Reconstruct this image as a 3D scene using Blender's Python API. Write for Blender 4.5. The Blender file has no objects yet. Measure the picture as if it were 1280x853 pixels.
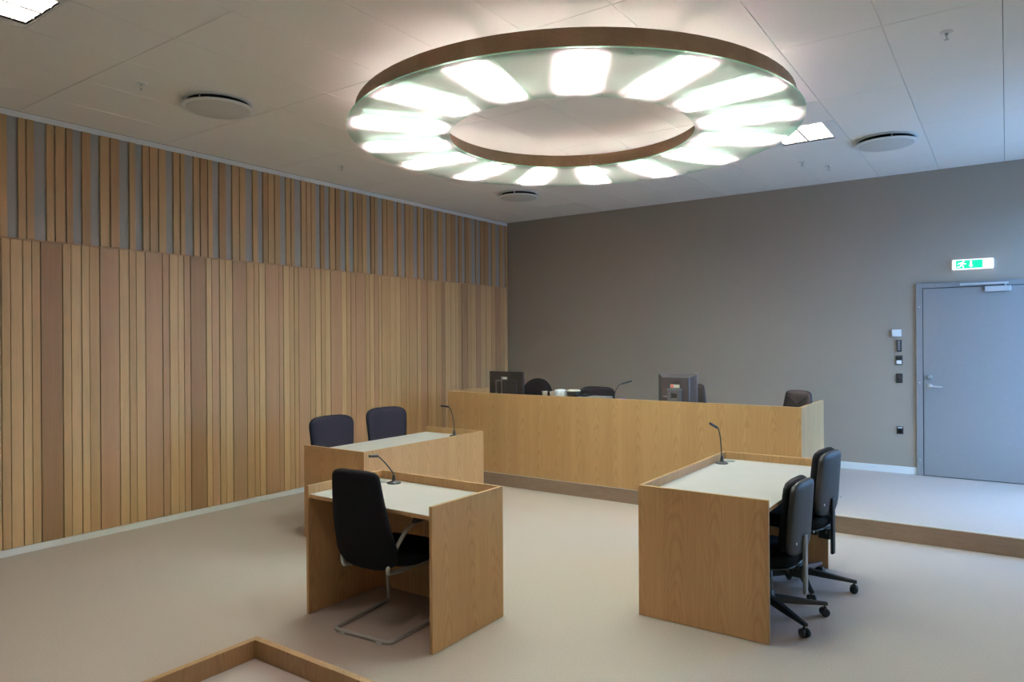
import bpy, bmesh, math, random
from mathutils import Vector, Matrix
from math import sin, cos, pi, radians
random.seed(7)
C = bpy.context.scene.collection

# ------------------------------------------------------------------ camera
YAW, PITCH, ROLL, CAM_H = 0.612194, 0.000467, -0.006559, 1.70
cd = bpy.data.cameras.new('camera'); cam = bpy.data.objects.new('camera', cd); C.objects.link(cam)
cd.sensor_width = 36.0; cd.lens = 881.257 / 1280 * 36.0; cd.clip_start = 0.02
_f = Vector((-sin(YAW) * cos(PITCH), cos(YAW) * cos(PITCH), sin(PITCH)))
_r = Vector((cos(YAW), sin(YAW), 0)); _u = _r.cross(_f)
_r2 = _r * cos(ROLL) + _u * sin(ROLL); _u2 = -_r * sin(ROLL) + _u * cos(ROLL)
M = Matrix((_r2, _u2, -_f)).transposed().to_4x4(); M.translation = (0, 0, CAM_H)
cam.matrix_world = M
bpy.context.scene.camera = cam

# ------------------------------------------------------------------ light and exposure
vs = bpy.context.scene.view_settings
vs.view_transform = 'Standard'; vs.look = 'None'; vs.gamma = 1; vs.use_curve_mapping = False
vs.exposure = 1.6
SKY = (0.27, 0.52, 1.0); SKY_STRENGTH = 4.5; GROUND = (0.075, 0.14, 0.26)
TUBE_COLOUR = (1.0, 0.645, 0.70); RING_TUBE = 445.0; TROFFER_TUBE = 40.0; TROFFER_COLOUR = (1.0, 0.86, 0.76)
w = bpy.data.worlds.new('sky'); bpy.context.scene.world = w; w.use_nodes = True
_n = w.node_tree.nodes; _tc = _n.new('ShaderNodeTexCoord'); _sx = _n.new('ShaderNodeSeparateXYZ'); _mr = _n.new('ShaderNodeMapRange'); _mx = _n.new('ShaderNodeMix')
_mx.data_type = 'RGBA'; _mx.inputs['A'].default_value = (*GROUND, 1); _mx.inputs['B'].default_value = (*SKY, 1)   # darker ground below the horizon
_mr.inputs['From Min'].default_value = -.04; _mr.inputs['From Max'].default_value = .04
for _a, _b in ((_tc.outputs['Generated'], _sx.inputs[0]), (_sx.outputs['Z'], _mr.inputs[0]), (_mr.outputs[0], _mx.inputs['Factor']), (_mx.outputs['Result'], _n['Background'].inputs[0])): w.node_tree.links.new(_a, _b)
w.node_tree.nodes['Background'].inputs[1].default_value = SKY_STRENGTH
bpy.context.scene.cycles.max_bounces = 10
bpy.context.scene.cycles.diffuse_bounces = 6
bpy.context.scene.cycles.transparent_max_bounces = 12
bpy.context.scene.cycles.sample_clamp_indirect = 6.0
WIN = (6.7, 9.0, 0.5, 3.2)           # window in the right wall: y0, y1, z0, z1
XR = 0.95                             # right wall
pl = bpy.data.lights.new('window_portal', 'AREA'); pl.shape = 'RECTANGLE'
pl.size = WIN[3] - WIN[2]; pl.size_y = WIN[1] - WIN[0]; pl.cycles.is_portal = True
po = bpy.data.objects.new('window_portal', pl); C.objects.link(po)
po.location = (XR + 0.24, (WIN[0] + WIN[1]) / 2, (WIN[2] + WIN[3]) / 2); po.rotation_euler = (0, pi / 2, 0)

# ------------------------------------------------------------------ materials
def mat(name, col, rough=.5, metal=0., spec=.5, emit=None, es=0.):
    m = bpy.data.materials.new(name); m.use_nodes = True
    b = m.node_tree.nodes['Principled BSDF']
    b.inputs['Base Color'].default_value = (*col, 1); b.inputs['Roughness'].default_value = rough
    b.inputs['Metallic'].default_value = metal; b.inputs['Specular IOR Level'].default_value = spec
    if emit: b.inputs['Emission Color'].default_value = (*emit, 1); b.inputs['Emission Strength'].default_value = es
    return m

def nd(m, t, **k):
    n = m.node_tree.nodes.new(t)
    for a, v in k.items(): setattr(n, a, v)
    return n

def noisy(m, base, var, scale, stretch=(1, 1, 1), bump=0., detail=4, rvar=None):
    """colour varied by noise in object space, optional fine bump"""
    L = m.node_tree.links; b = m.node_tree.nodes['Principled BSDF']
    tc = nd(m, 'ShaderNodeTexCoord'); mp = nd(m, 'ShaderNodeMapping'); mp.inputs['Scale'].default_value = stretch
    L.new(tc.outputs['Object'], mp.inputs['Vector'])
    nz = nd(m, 'ShaderNodeTexNoise'); nz.inputs['Scale'].default_value = scale; nz.inputs['Detail'].default_value = detail
    L.new(mp.outputs[0], nz.inputs['Vector'])
    cr = nd(m, 'ShaderNodeValToRGB')
    cr.color_ramp.elements[0].position = .3; cr.color_ramp.elements[1].position = .7
    cr.color_ramp.elements[0].color = (*[c * (1 - var) for c in base], 1)
    cr.color_ramp.elements[1].color = (*[min(1, c * (1 + var)) for c in base], 1)
    L.new(nz.outputs[0], cr.inputs[0]); L.new(cr.outputs[0], b.inputs['Base Color'])
    if bump:
        bp = nd(m, 'ShaderNodeBump'); bp.inputs['Strength'].default_value = bump; bp.inputs['Distance'].default_value = .002
        L.new(nz.outputs[0], bp.inputs['Height']); L.new(bp.outputs[0], b.inputs['Normal'])
    return m

def oak(name, light, dark, rough=.42, axis='z', cathedral=.55, spec=.4, figure=0.):
    """oak veneer: long streaks along an axis, cathedral figure, per-object offset"""
    m = mat(name, light, rough, spec=spec); L = m.node_tree.links; b = m.node_tree.nodes['Principled BSDF']
    tc = nd(m, 'ShaderNodeTexCoord'); oi = nd(m, 'ShaderNodeObjectInfo')
    ad = nd(m, 'ShaderNodeVectorMath', operation='ADD'); sc = nd(m, 'ShaderNodeVectorMath', operation='SCALE')
    cmb = nd(m, 'ShaderNodeCombineXYZ')
    for i in range(3): L.new(oi.outputs['Random'], cmb.inputs[i])
    L.new(cmb.outputs[0], sc.inputs[0]); sc.inputs['Scale'].default_value = 37.0
    L.new(tc.outputs['Object'], ad.inputs[0]); L.new(sc.outputs[0], ad.inputs[1])
    def stretched(f):
        mp = nd(m, 'ShaderNodeMapping'); s = [1, 1, 1]; s['xyz'.index(axis)] = f
        mp.inputs['Scale'].default_value = s; L.new(ad.outputs[0], mp.inputs['Vector']); return mp
    # cathedral rings from a low stretched noise
    n1 = nd(m, 'ShaderNodeTexNoise'); n1.inputs['Scale'].default_value = 3.2; n1.inputs['Detail'].default_value = 2
    L.new(stretched(.13).outputs[0], n1.inputs['Vector'])
    mu = nd(m, 'ShaderNodeMath', operation='MULTIPLY'); mu.inputs[1].default_value = 60
    si = nd(m, 'ShaderNodeMath', operation='SINE'); L.new(n1.outputs[0], mu.inputs[0]); L.new(mu.outputs[0], si.inputs[0])
    if figure:                       # nested arches of crown-cut veneer leaves, mirrored leaf by leaf
        def mth(op, a, b=None):
            q = nd(m, 'ShaderNodeMath', operation=op)
            for i_, v in enumerate((a, b)):
                if v is None: continue
                if isinstance(v, (int, float)): q.inputs[i_].default_value = v
                else: L.new(v, q.inputs[i_])
            return q.outputs[0]
        sp = nd(m, 'ShaderNodeSeparateXYZ'); L.new(ad.outputs[0], sp.inputs[0])
        hh = mth('ADD', sp.outputs[0], sp.outputs[1])
        wob = nd(m, 'ShaderNodeTexNoise'); wob.inputs['Scale'].default_value = 3.0; wob.inputs['Detail'].default_value = 3; L.new(stretched(.5).outputs[0], wob.inputs['Vector'])
        hw_ = mth('ADD', mth('MULTIPLY', hh, 1 / .23), mth('MULTIPLY', wob.outputs[0], .9))
        u = mth('SUBTRACT', mth('MULTIPLY', mth('PINGPONG', hw_, 1.0), 2.0), 1.0); u2 = mth('MULTIPLY', u, u)
        ph = mth('ADD', mth('MULTIPLY', sp.outputs[2], 11.0), mth('MULTIPLY', u2, 13.0))
        ph = mth('ADD', ph, mth('MULTIPLY', wob.outputs[0], 9.0))
        arch = mth('POWER', mth('ADD', mth('MULTIPLY', mth('SINE', mth('MULTIPLY', ph, 3.6)), .5), .5), 2.5)
        arch = mth('MULTIPLY', mth('SUBTRACT', .35, arch), mth('SUBTRACT', 1.1, u2))
        si = nd(m, 'ShaderNodeMath', operation='MULTIPLY'); si.inputs[1].default_value = figure; L.new(arch, si.inputs[0])
    # fine pores
    n2 = nd(m, 'ShaderNodeTexNoise'); n2.inputs['Scale'].default_value = 130; n2.inputs['Detail'].default_value = 3
    L.new(stretched(.02).outputs[0], n2.inputs['Vector'])
    # broad veneer bands
    n3 = nd(m, 'ShaderNodeTexNoise'); n3.inputs['Scale'].default_value = 9; n3.inputs['Detail'].default_value = 2
    L.new(stretched(.01).outputs[0], n3.inputs['Vector'])
    a1 = nd(m, 'ShaderNodeMath', operation='MULTIPLY_ADD'); a1.inputs[1].default_value = .24 * cathedral; a1.inputs[2].default_value = .5
    L.new(si.outputs[0], a1.inputs[0])
    a2 = nd(m, 'ShaderNodeMath', operation='MULTIPLY_ADD'); a2.inputs[1].default_value = 1.1
    s2 = nd(m, 'ShaderNodeMath', operation='SUBTRACT'); s2.inputs[1].default_value = .5
    L.new(n2.outputs[0], s2.inputs[0]); L.new(s2.outputs[0], a2.inputs[0]); L.new(a1.outputs[0], a2.inputs[2])
    a3 = nd(m, 'ShaderNodeMath', operation='MULTIPLY_ADD'); a3.inputs[1].default_value = 1.0
    s3 = nd(m, 'ShaderNodeMath', operation='SUBTRACT'); s3.inputs[1].default_value = .5
    L.new(n3.outputs[0], s3.inputs[0]); L.new(s3.outputs[0], a3.inputs[0]); L.new(a2.outputs[0], a3.inputs[2])
    a4 = nd(m, 'ShaderNodeMath', operation='MULTIPLY_ADD'); a4.inputs[1].default_value = .2
    s4 = nd(m, 'ShaderNodeMath', operation='SUBTRACT'); s4.inputs[1].default_value = .5
    L.new(oi.outputs['Random'], s4.inputs[0]); L.new(s4.outputs[0], a4.inputs[0]); L.new(a3.outputs[0], a4.inputs[2])
    mx = nd(m, 'ShaderNodeMix', data_type='RGBA'); mx.inputs['A'].default_value = (*dark, 1); mx.inputs['B'].default_value = (*light, 1)
    L.new(a4.outputs[0], mx.inputs['Factor']); L.new(mx.outputs['Result'], b.inputs['Base Color'])
    return m

OAK = oak('desk_oak', (.55, .335, .155), (.40, .225, .093), figure=2.6)
OAKX = oak('band_oak', (.36, .235, .135), (.26, .16, .085), axis='x', cathedral=.2)
PL = {'L': oak('plank_light', (.63, .405, .20), (.50, .308, .142), .45, cathedral=.3),
      'M': oak('plank_mid', (.55, .345, .16), (.45, .27, .12), .45, cathedral=.3),
      'P': oak('plank_pink', (.52, .31, .16), (.42, .24, .12), .45, cathedral=.25),
      'E': oak('plank_brown', (.45, .27, .135), (.35, .205, .098), .45, cathedral=.25),
      'U': oak('slat_brown', (.46, .275, .125), (.35, .20, .088), .45, cathedral=.3),
      'V': oak('slat_tan', (.52, .33, .16), (.42, .255, .12), .45, cathedral=.3),
      'D': oak('plank_dark', (.37, .215, .10), (.29, .16, .072), .45, cathedral=.25)}
WHITE_TOP = noisy(mat('white_laminate', (.57, .50, .475), .45), (.57, .50, .475), .02, 6)
FLOOR = noisy(mat('lino_beige', (.51, .425, .375), .5, spec=.3), (.51, .425, .375), .07, 90, detail=6)
RISER = noisy(mat('riser_brown', (.265, .185, .135), .5, spec=.3), (.265, .185, .135), .08, 60, (.2, 1, 1), detail=5)
CEIL = noisy(mat('ceiling_white', (.84, .81, .77), .8, spec=.2), (.84, .81, .77), .015, 40)
DARKGAP = mat('dark_gap', (.03, .03, .03), .9)
WALLGREY = noisy(mat('wall_warm_grey', (.345, .30, .25), .6, spec=.3), (.345, .30, .25), .03, 120, bump=.1)
DOORGREY = noisy(mat('door_grey', (.265, .26, .26), .4), (.265, .26, .26), .02, 30)
PAINT = mat('white_paint', (.78, .78, .77), .45)
BACKING = noisy(mat('grey_felt', (.37, .345, .315), .9, spec=.1), (.37, .345, .315), .05, 300, bump=.2)
GROOVE = mat('groove_brown', (.20, .15, .10), .8)
ALU = mat('brushed_aluminium', (.62, .62, .60), .35, 1.)
STEEL = mat('satin_steel', (.50, .50, .48), .38, .55)
CHROME = mat('chrome', (.78, .78, .78), .25, .6)
SKIRT = mat('pale_skirting', (.85, .83, .80), .3, .1)
FABRIC = noisy(mat('black_fabric', (.010, .010, .012), .9, spec=.12), (.010, .010, .012), .25, 400, bump=.4)
BLUEFAB = noisy(mat('navy_fabric', (.009, .0105, .017), .9, spec=.12), (.009, .0105, .017), .25, 400, bump=.4)
SHELL = noisy(mat('black_shell', (.022, .022, .023), .5, spec=.35), (.022, .022, .023), .1, 200, bump=.15)
PLASTIC = mat('black_plastic', (.02, .02, .022), .4)
LEATHER = noisy(mat('black_leather', (.014, .013, .014), .45, spec=.35), (.014, .013, .014), .2, 90, bump=.3)
WHITEP = mat('white_plastic', (.82, .82, .84), .35)
GREYP = mat('grey_plastic', (.25, .25, .25), .5)
RED = mat('red_print', (.65, .08, .03), .5)
INK = mat('black_print', (.008, .008, .008), .6)
PURPLE = mat('violet_plastic', (.20, .14, .50), .5)
BLUEG = mat('blue_grey_card', (.22, .30, .36), .6)
TUBE = mat('fluorescent_tube', (1, 1, 1), .5, emit=TUBE_COLOUR, es=RING_TUBE)
TUBE2 = mat('troffer_tube', (1, 1, 1), .5, emit=TROFFER_COLOUR, es=TROFFER_TUBE)
GREEN = mat('sign_green', (.0, .35, .16), .5, emit=(0, .62, .30), es=.42)
SIGNW = mat('sign_white', (.9, .9, .9), .5, emit=(.95, 1, 1), es=.6)
LOUVRE = mat('louvre_mirror', (.52, .54, .54), .35, .5)

def glass_sheet():
    m = bpy.data.materials.new('frosted_green_glass'); m.use_nodes = True; n = m.node_tree.nodes; L = m.node_tree.links
    n.remove(n['Principled BSDF']); out = n['Material Output']
    tl = nd(m, 'ShaderNodeBsdfTranslucent'); tl.inputs[0].default_value = (.71, .79, .765, 1)
    df = nd(m, 'ShaderNodeBsdfDiffuse'); df.inputs[0].default_value = (.32, .80, .60, 1)
    tr = nd(m, 'ShaderNodeBsdfTransparent'); tr.inputs[0].default_value = (.34, .85, .66, 1)
    gl = nd(m, 'ShaderNodeBsdfGlossy'); gl.inputs['Roughness'].default_value = .15
    m0 = nd(m, 'ShaderNodeMixShader'); m0.inputs[0].default_value = .24; L.new(tl.outputs[0], m0.inputs[1]); L.new(df.outputs[0], m0.inputs[2])
    m2 = nd(m, 'ShaderNodeMixShader'); m2.inputs[0].default_value = .82; L.new(tr.outputs[0], m2.inputs[1]); L.new(m0.outputs[0], m2.inputs[2])
    fr = nd(m, 'ShaderNodeFresnel'); fr.inputs[0].default_value = 1.2
    m3 = nd(m, 'ShaderNodeMixShader'); L.new(fr.outputs[0], m3.inputs[0]); L.new(m2.outputs[0], m3.inputs[1]); L.new(gl.outputs[0], m3.inputs[2])
    L.new(m3.outputs[0], out.inputs[0]); return m
GLASS = glass_sheet()
def edge_glass():
    m = bpy.data.materials.new('green_glass_edge'); m.use_nodes = True; n = m.node_tree.nodes; L = m.node_tree.links
    n.remove(n['Principled BSDF']); out = n['Material Output']
    tl = nd(m, 'ShaderNodeBsdfTranslucent'); tl.inputs[0].default_value = (.45, .9, .68, 1)
    df = nd(m, 'ShaderNodeBsdfDiffuse'); df.inputs[0].default_value = (.35, .75, .55, 1)
    m1 = nd(m, 'ShaderNodeMixShader'); m1.inputs[0].default_value = .5; L.new(tl.outputs[0], m1.inputs[1]); L.new(df.outputs[0], m1.inputs[2])
    L.new(m1.outputs[0], out.inputs[0]); return m
GEDGE = edge_glass()
def window_glass():
    m = bpy.data.materials.new('window_glass'); m.use_nodes = True; n = m.node_tree.nodes; L = m.node_tree.links
    n.remove(n['Principled BSDF']); out = n['Material Output']
    tr = nd(m, 'ShaderNodeBsdfTransparent'); tr.inputs[0].default_value = (.95, .98, .97, 1)
    gl = nd(m, 'ShaderNodeBsdfGlossy'); gl.inputs['Roughness'].default_value = .02
    mx = nd(m, 'ShaderNodeMixShader'); mx.inputs[0].default_value = .06
    L.new(tr.outputs[0], mx.inputs[1]); L.new(gl.outputs[0], mx.inputs[2]); L.new(mx.outputs[0], out.inputs[0]); return m
WGLASS = window_glass()

# ------------------------------------------------------------------ mesh helpers
class MB:
    def __init__(s): s.v = []; s.f = []; s.mi = []; s.sm = []
    def add(s, vs, fs, mi=0, smooth=False):
        o = len(s.v); s.v += [tuple(p) for p in vs]; s.f += [tuple(i + o for i in f) for f in fs]
        s.mi += [mi] * len(fs); s.sm += [smooth] * len(fs); return s
    def box(s, x0, y0, z0, x1, y1, z1, mi=0, M=None):
        vs = [(x, y, z) for z in (z0, z1) for y in (y0, y1) for x in (x0, x1)]
        if M: vs = [M @ Vector(p) for p in vs]
        return s.add(vs, [(0, 2, 3, 1), (4, 5, 7, 6), (0, 1, 5, 4), (2, 6, 7, 3), (0, 4, 6, 2), (1, 3, 7, 5)], mi)
    def loft(s, loops, mi=0, smooth=True, cap=True, closed=True):
        n = len(loops[0]); vs = [p for l in loops for p in l]; fs = []
        for k in range(len(loops) - 1):
            for i in range(n if closed else n - 1):
                j = (i + 1) % n; a = k * n; fs.append((a + i, a + j, a + n + j, a + n + i))
        s.add(vs, fs, mi, smooth)
        if cap:
            s.add(loops[0], [tuple(range(n))[::-1]], mi, False); s.add(loops[-1], [tuple(range(n))], mi, False)
        return s
    def lathe(s, prof, c=(0, 0, 0), seg=24, mi=0, smooth=True, M=None):
        """profile of (radius, height) about z through c"""
        L = []
        for r, z in prof:
            l = [Vector((c[0] + r * cos(2 * pi * i / seg), c[1] + r * sin(2 * pi * i / seg), c[2] + z)) for i in range(seg)]
            L.append([M @ p for p in l] if M else l)
        return s.loft(L, mi, smooth)
    def cyl(s, a, b, r, seg=12, mi=0, r2=None):
        return s.tube([a, b], r, seg, mi, r2=r2, smooth=True)
    def tube(s, pts, r, seg=10, mi=0, r2=None, smooth=True):
        pts = [Vector(p) for p in pts]; L = []; n = len(pts); up = None
        for i, p in enumerate(pts):
            t = (pts[min(i + 1, n - 1)] - pts[max(i - 1, 0)]).normalized()
            if up is None:
                up = Vector((0, 0, 1)) if abs(t.z) < .9 else Vector((1, 0, 0))
            a = t.cross(up)
            if a.length < 1e-4: a = t.cross(Vector((0, 1, 0)))
            a.normalize(); b = a.cross(t).normalized(); up = b
            rr = r if r2 is None else r + (r2 - r) * i / (n - 1)
            L.append([p + a * rr * cos(2 * pi * k / seg) + b * rr * sin(2 * pi * k / seg) for k in range(seg)])
        return s.loft(L, mi, smooth)
    def prism(s, poly, axis, t0, t1, mi=0, smooth=False):
        def P(u, v, t): return {'x': (t, u, v), 'y': (u, t, v), 'z': (u, v, t)}[axis]
        return s.loft([[P(u, v, t0) for u, v in poly], [P(u, v, t1) for u, v in poly]], mi, smooth)
    def mesh(s, name, mats):
        me = bpy.data.meshes.new(name); me.from_pydata(s.v, [], s.f)
        for m in (mats if isinstance(mats, (list, tuple)) else [mats]): me.materials.append(m)
        me.polygons.foreach_set('material_index', s.mi); me.polygons.foreach_set('use_smooth', s.sm)
        bm = bmesh.new(); bm.from_mesh(me); bmesh.ops.remove_doubles(bm, verts=bm.verts, dist=1e-6)
        bmesh.ops.recalc_face_normals(bm, faces=bm.faces); bm.to_mesh(me); bm.free(); return me
    def build(s, name, mats, parent=None, loc=None, bevel=0., label=None, subsurf=0):
        o = bpy.data.objects.new(name, s.mesh(name, mats)); C.objects.link(o)
        if loc: o.location = loc
        if parent: o.parent = parent
        if bevel:
            b = o.modifiers.new('bevel', 'BEVEL'); b.width = bevel; b.segments = 2; b.limit_method = 'ANGLE'
        if subsurf:
            u = o.modifiers.new('subdivision', 'SUBSURF'); u.levels = u.render_levels = subsurf
        if label: o['label'] = label
        return o

def inst(src, parent, loc=(0, 0, 0), rotz=0., scale=None):
    o = src.copy(); C.objects.link(o); o.parent = parent; o.location = loc; o.rotation_euler = (0, 0, rotz)
    if scale: o.scale = scale
    return o
def thing(name, label, cat, loc=(0, 0, 0), rotz=0., group=None):
    o = bpy.data.objects.new(name, None); C.objects.link(o); o.location = loc; o.rotation_euler = (0, 0, rotz)
    o.empty_display_size = .1; return tag(o, label, cat, group)
def tag(o, label, cat, group=None):
    o['label'] = label; o['category'] = cat
    if group: o['group'] = group
    return o
def struct(o, label=None, cat=None):
    o['kind'] = 'structure'
    if label: o['label'] = label
    if cat: o['category'] = cat
    return o
def kids(o): return [c for c in bpy.data.objects if c.parent is o]
def copy_tree(o, parent=None):
    c = o.copy(); C.objects.link(c); c.parent = parent
    for ch in kids(o): copy_tree(ch, c)
    return c
def smooth_path(P, it=3):
    P = [Vector(p) for p in P]
    for _ in range(it):
        Q = [P[0]]
        for a, b in zip(P[:-1], P[1:]): Q += [a * .75 + b * .25, a * .25 + b * .75]
        P = Q + [P[-1]]
    return P
def superloop(hw, ht, yc, z, n=28, e=4., curve=0., xc=0.):
    L = []
    for i in range(n):
        t = 2 * pi * i / n; c, s = cos(t), sin(t)
        x = hw * math.copysign(abs(c) ** (2 / e), c); y = ht * math.copysign(abs(s) ** (2 / e), s)
        L.append((xc + x, yc + y + curve * (x / .25) ** 2, z))
    return L

# ------------------------------------------------------------------ setting
XL, YB, YF, HC, HS, YS = -6.548, 9.214, -2.0, 3.593, .15, 6.707
fl = struct(MB().box(XL - .1, YF - .1, -.1, XR + .1, YB + .1, 0).build('floor', FLOOR), 'smooth beige brown linoleum floor of the courtroom', 'floor')
pf = struct(MB().box(XL, YS + .012, .0005, XR, YB, HS).build('platform', FLOOR), 'raised linoleum platform along the grey wall under the judges bench', 'platform')
MB().box(XL, YS, .0005, XR, YS + .012, HS - .006).build('step_riser', RISER, pf, label='brown step riser')
MB().box(XL, YS - .002, HS - .006, XR, YS + .03, HS + .0015).build('step_nosing', mat('nosing', (.55, .46, .36), .5), pf)
struct(MB().box(XL - .1, YB, -.1, XR + .1, YB + .1, HC + .2).build('wall_back', WALLGREY), 'warm dark grey painted wall behind the bench', 'wall')
struct(MB().box(XL - .1, YF - .1, -.1, XR + .1, YF, HC + .2).build('wall_front', PAINT), 'pale wall behind the camera', 'wall')
y0, y1, z0, z1 = WIN
m = MB(); T = .2
m.box(XR, YF, -.1, XR + T, y0, HC + .2).box(XR, y1, -.1, XR + T, YB, HC + .2)
m.box(XR, y0, -.1, XR + T, y1, z0).box(XR, y0, z1, XR + T, y1, HC + .2)
struct(m.build('wall_right', PAINT), 'pale wall with a wide window right of the camera', 'wall')
wn = struct(MB().box(XR + .06, y0, z0, XR + .12, y0 + .06, z1).box(XR + .06, y1 - .06, z0, XR + .12, y1, z1)
            .box(XR + .06, y0 + .06, z0, XR + .12, y1 - .06, z0 + .06).box(XR + .06, y0 + .06, z1 - .06, XR + .12, y1 - .06, z1)
            .box(XR + .06, (y0 + y1) / 2 - .03, z0 + .06, XR + .12, (y0 + y1) / 2 + .03, z1 - .06).build('window_1', PAINT), 'white framed window letting in blue daylight', 'window')
for a, b in ((y0 + .06, (y0 + y1) / 2 - .03), ((y0 + y1) / 2 + .03, y1 - .06)):
    MB().box(XR + .085, a, z0 + .06, XR + .091, b, z1 - .06).build('pane', WGLASS, wn)

# left wall: backing + one object per plank
wl = struct(MB().box(XL - .1, YF, -.1, XL - .022, YB, HC + .2).build('wall_left', GROOVE), 'wall clad with vertical oak planks of mixed width and tone', 'wall')
ZB = 2.552
LO = [2.256, 'M', 2.321, 'L', 2.408, 'L', 2.473, 'M', 2.537, 'D', 2.703, 'M', 2.769, 'L', 2.852, 'L', 2.917, 'M', 3.003, 'P', 3.17, 'L', 3.255, 'M', 3.32, 'L', 3.405, 'P', 3.568, 'P', 3.634, 'L', 3.72, 'L', 3.782, 'P', 3.848, 'D', 4.012, 'L', 4.073, 'P', 4.158, 'M', 4.224, 'L', 4.306, 'E', 4.47, 'M', 4.559, 'M', 4.62, 'L', 4.697, 'P', 4.871, 'P', 4.929, 'L', 5.01, 'M', 5.075, 'M', 5.135, 'P', 5.297, 'M', 5.371, 'L', 5.453, 'M', 5.512, 'L', 5.595, 'P', 5.761, 'L', 5.842, 'M', 5.912, 'P', 5.99, 'P', 6.148, 'M', 6.222, 'L', 6.298, 'P', 6.374, 'L', 6.423, 'M', 6.58, 'L', 6.682, 'L', 6.772, 'M', 6.885, 'L', 6.931, 'M', 7.088, 'L', 7.167, 'P', 7.297, 'M', 7.38, 'L', 7.481, 'M', 7.6, 'E', 7.67, 'L', 7.793, 'L', 7.901, 'L', 7.983, 'M', 8.047, 'E', 8.179, 'M', 8.274, 'L', 8.39, 'P', 8.509, 'L', 8.63, 'L', 8.773, 'M', 8.878, 'E', 9.005, 'M', 9.113, 'L', 9.21]
UP = [(2.251, 2.305), (2.378, 2.435), (2.438, 2.496), (2.585, 2.645), (2.651, 2.731), (2.737, 2.791), (2.861, 2.936), (3.009, 3.091), (3.098, 3.177), (3.263, 3.32), (3.386, 3.446), (3.453, 3.529), (3.537, 3.611), (3.678, 3.742), (3.75, 3.798), (3.885, 3.948), (3.957, 4.034), (4.038, 4.09), (4.161, 4.237), (4.306, 4.389), (4.394, 4.465), (4.551, 4.61), (4.679, 4.74), (4.745, 4.821), (4.826, 4.899), (4.973, 5.037), (5.041, 5.091), (5.179, 5.246), (5.251, 5.318), (5.321, 5.383), (5.453, 5.518), (5.589, 5.668), (5.68, 5.755), (5.836, 5.893), (5.964, 6.022), (6.026, 6.101), (6.105, 6.182), (6.25, 6.304), (6.318, 6.367), (6.458, 6.53), (6.534, 6.653), (6.727, 6.794), (6.87, 6.944), (6.948, 7.025), (7.111, 7.167), (7.24, 7.297), (7.302, 7.38), (7.385, 7.447), (7.532, 7.635), (7.713, 7.811), (7.816, 7.919), (7.992, 8.066), (8.141, 8.207), (8.213, 8.284), (8.39, 8.43), (8.509, 8.609), (8.615, 8.711), (8.794, 8.899), (9.005, 9.103), (9.157, 9.21)]
planks = [(LO[i], LO[i + 2], LO[i + 1]) for i in range(0, len(LO) - 2, 2)]
y = 2.256
while y > -1.9:                       # the same cladding goes on beside the camera
    wd = random.choice((.065, .065, .083, .083, .165)); planks.append((y - wd, y, random.choice('LLMMPPED') if wd > .1 else random.choice('LLLMMP'))); y -= wd
for a, b, t in planks:
    g = .0026; d = random.uniform(-.004, .003)
    MB().box(-.018, -(b - a) / 2 + g, .06, d, (b - a) / 2 - g, ZB).build('plank', PL[t], wl, (XL, (a + b) / 2, 0), bevel=.0025)
ups = list(UP); y = 2.19
while y > -1.8:
    for _ in range(random.choice((1, 1, 2, 3))):
        wd = random.choice((.058, .062, .078)); ups.append((y - wd, y)); y -= wd + .005
    y -= random.choice((.068, .088))
for i, (a, b) in enumerate(ups):
    g = .0025
    MB().box(-.022, -(b - a) / 2 + g, ZB + .013, random.uniform(-.003, .003), (b - a) / 2 - g, 3.545).build('upper_slat', PL[random.choice('MMUUVV')], wl, (XL, (a + b) / 2, 0), bevel=.0025)
MB().box(XL - .0215, YF, ZB + .012, XL - .0185, YB - .002, HC - .03).build('backing_felt', BACKING, wl, label='grey felt behind the upper slats')
MB().box(XL - .022, YF, ZB + .001, XL + .003, YB - .001, ZB + .012).build('ledge', PL['P'], wl)
struct(MB().box(XL - .022, YF, 3.545, XL - .002, YB, HC - .001).build('trim_1', PAINT), 'pale strip where the slats meet the ceiling', 'trim')
bl = struct(MB().box(XL - .022, YF, 0, XL - .008, YS, .058).box(XL - .022, YS, HS, XL - .008, YB, HS + .03).build('baseboard_left', SKIRT, bevel=.003), 'pale shiny skirting strip under the planks', 'baseboard')
struct(MB().box(XL, YB - .014, HS, -.846, YB, HS + .082).build('baseboard_back', PAINT, bevel=.003), 'white skirting board along the grey wall', 'baseboard')

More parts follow.
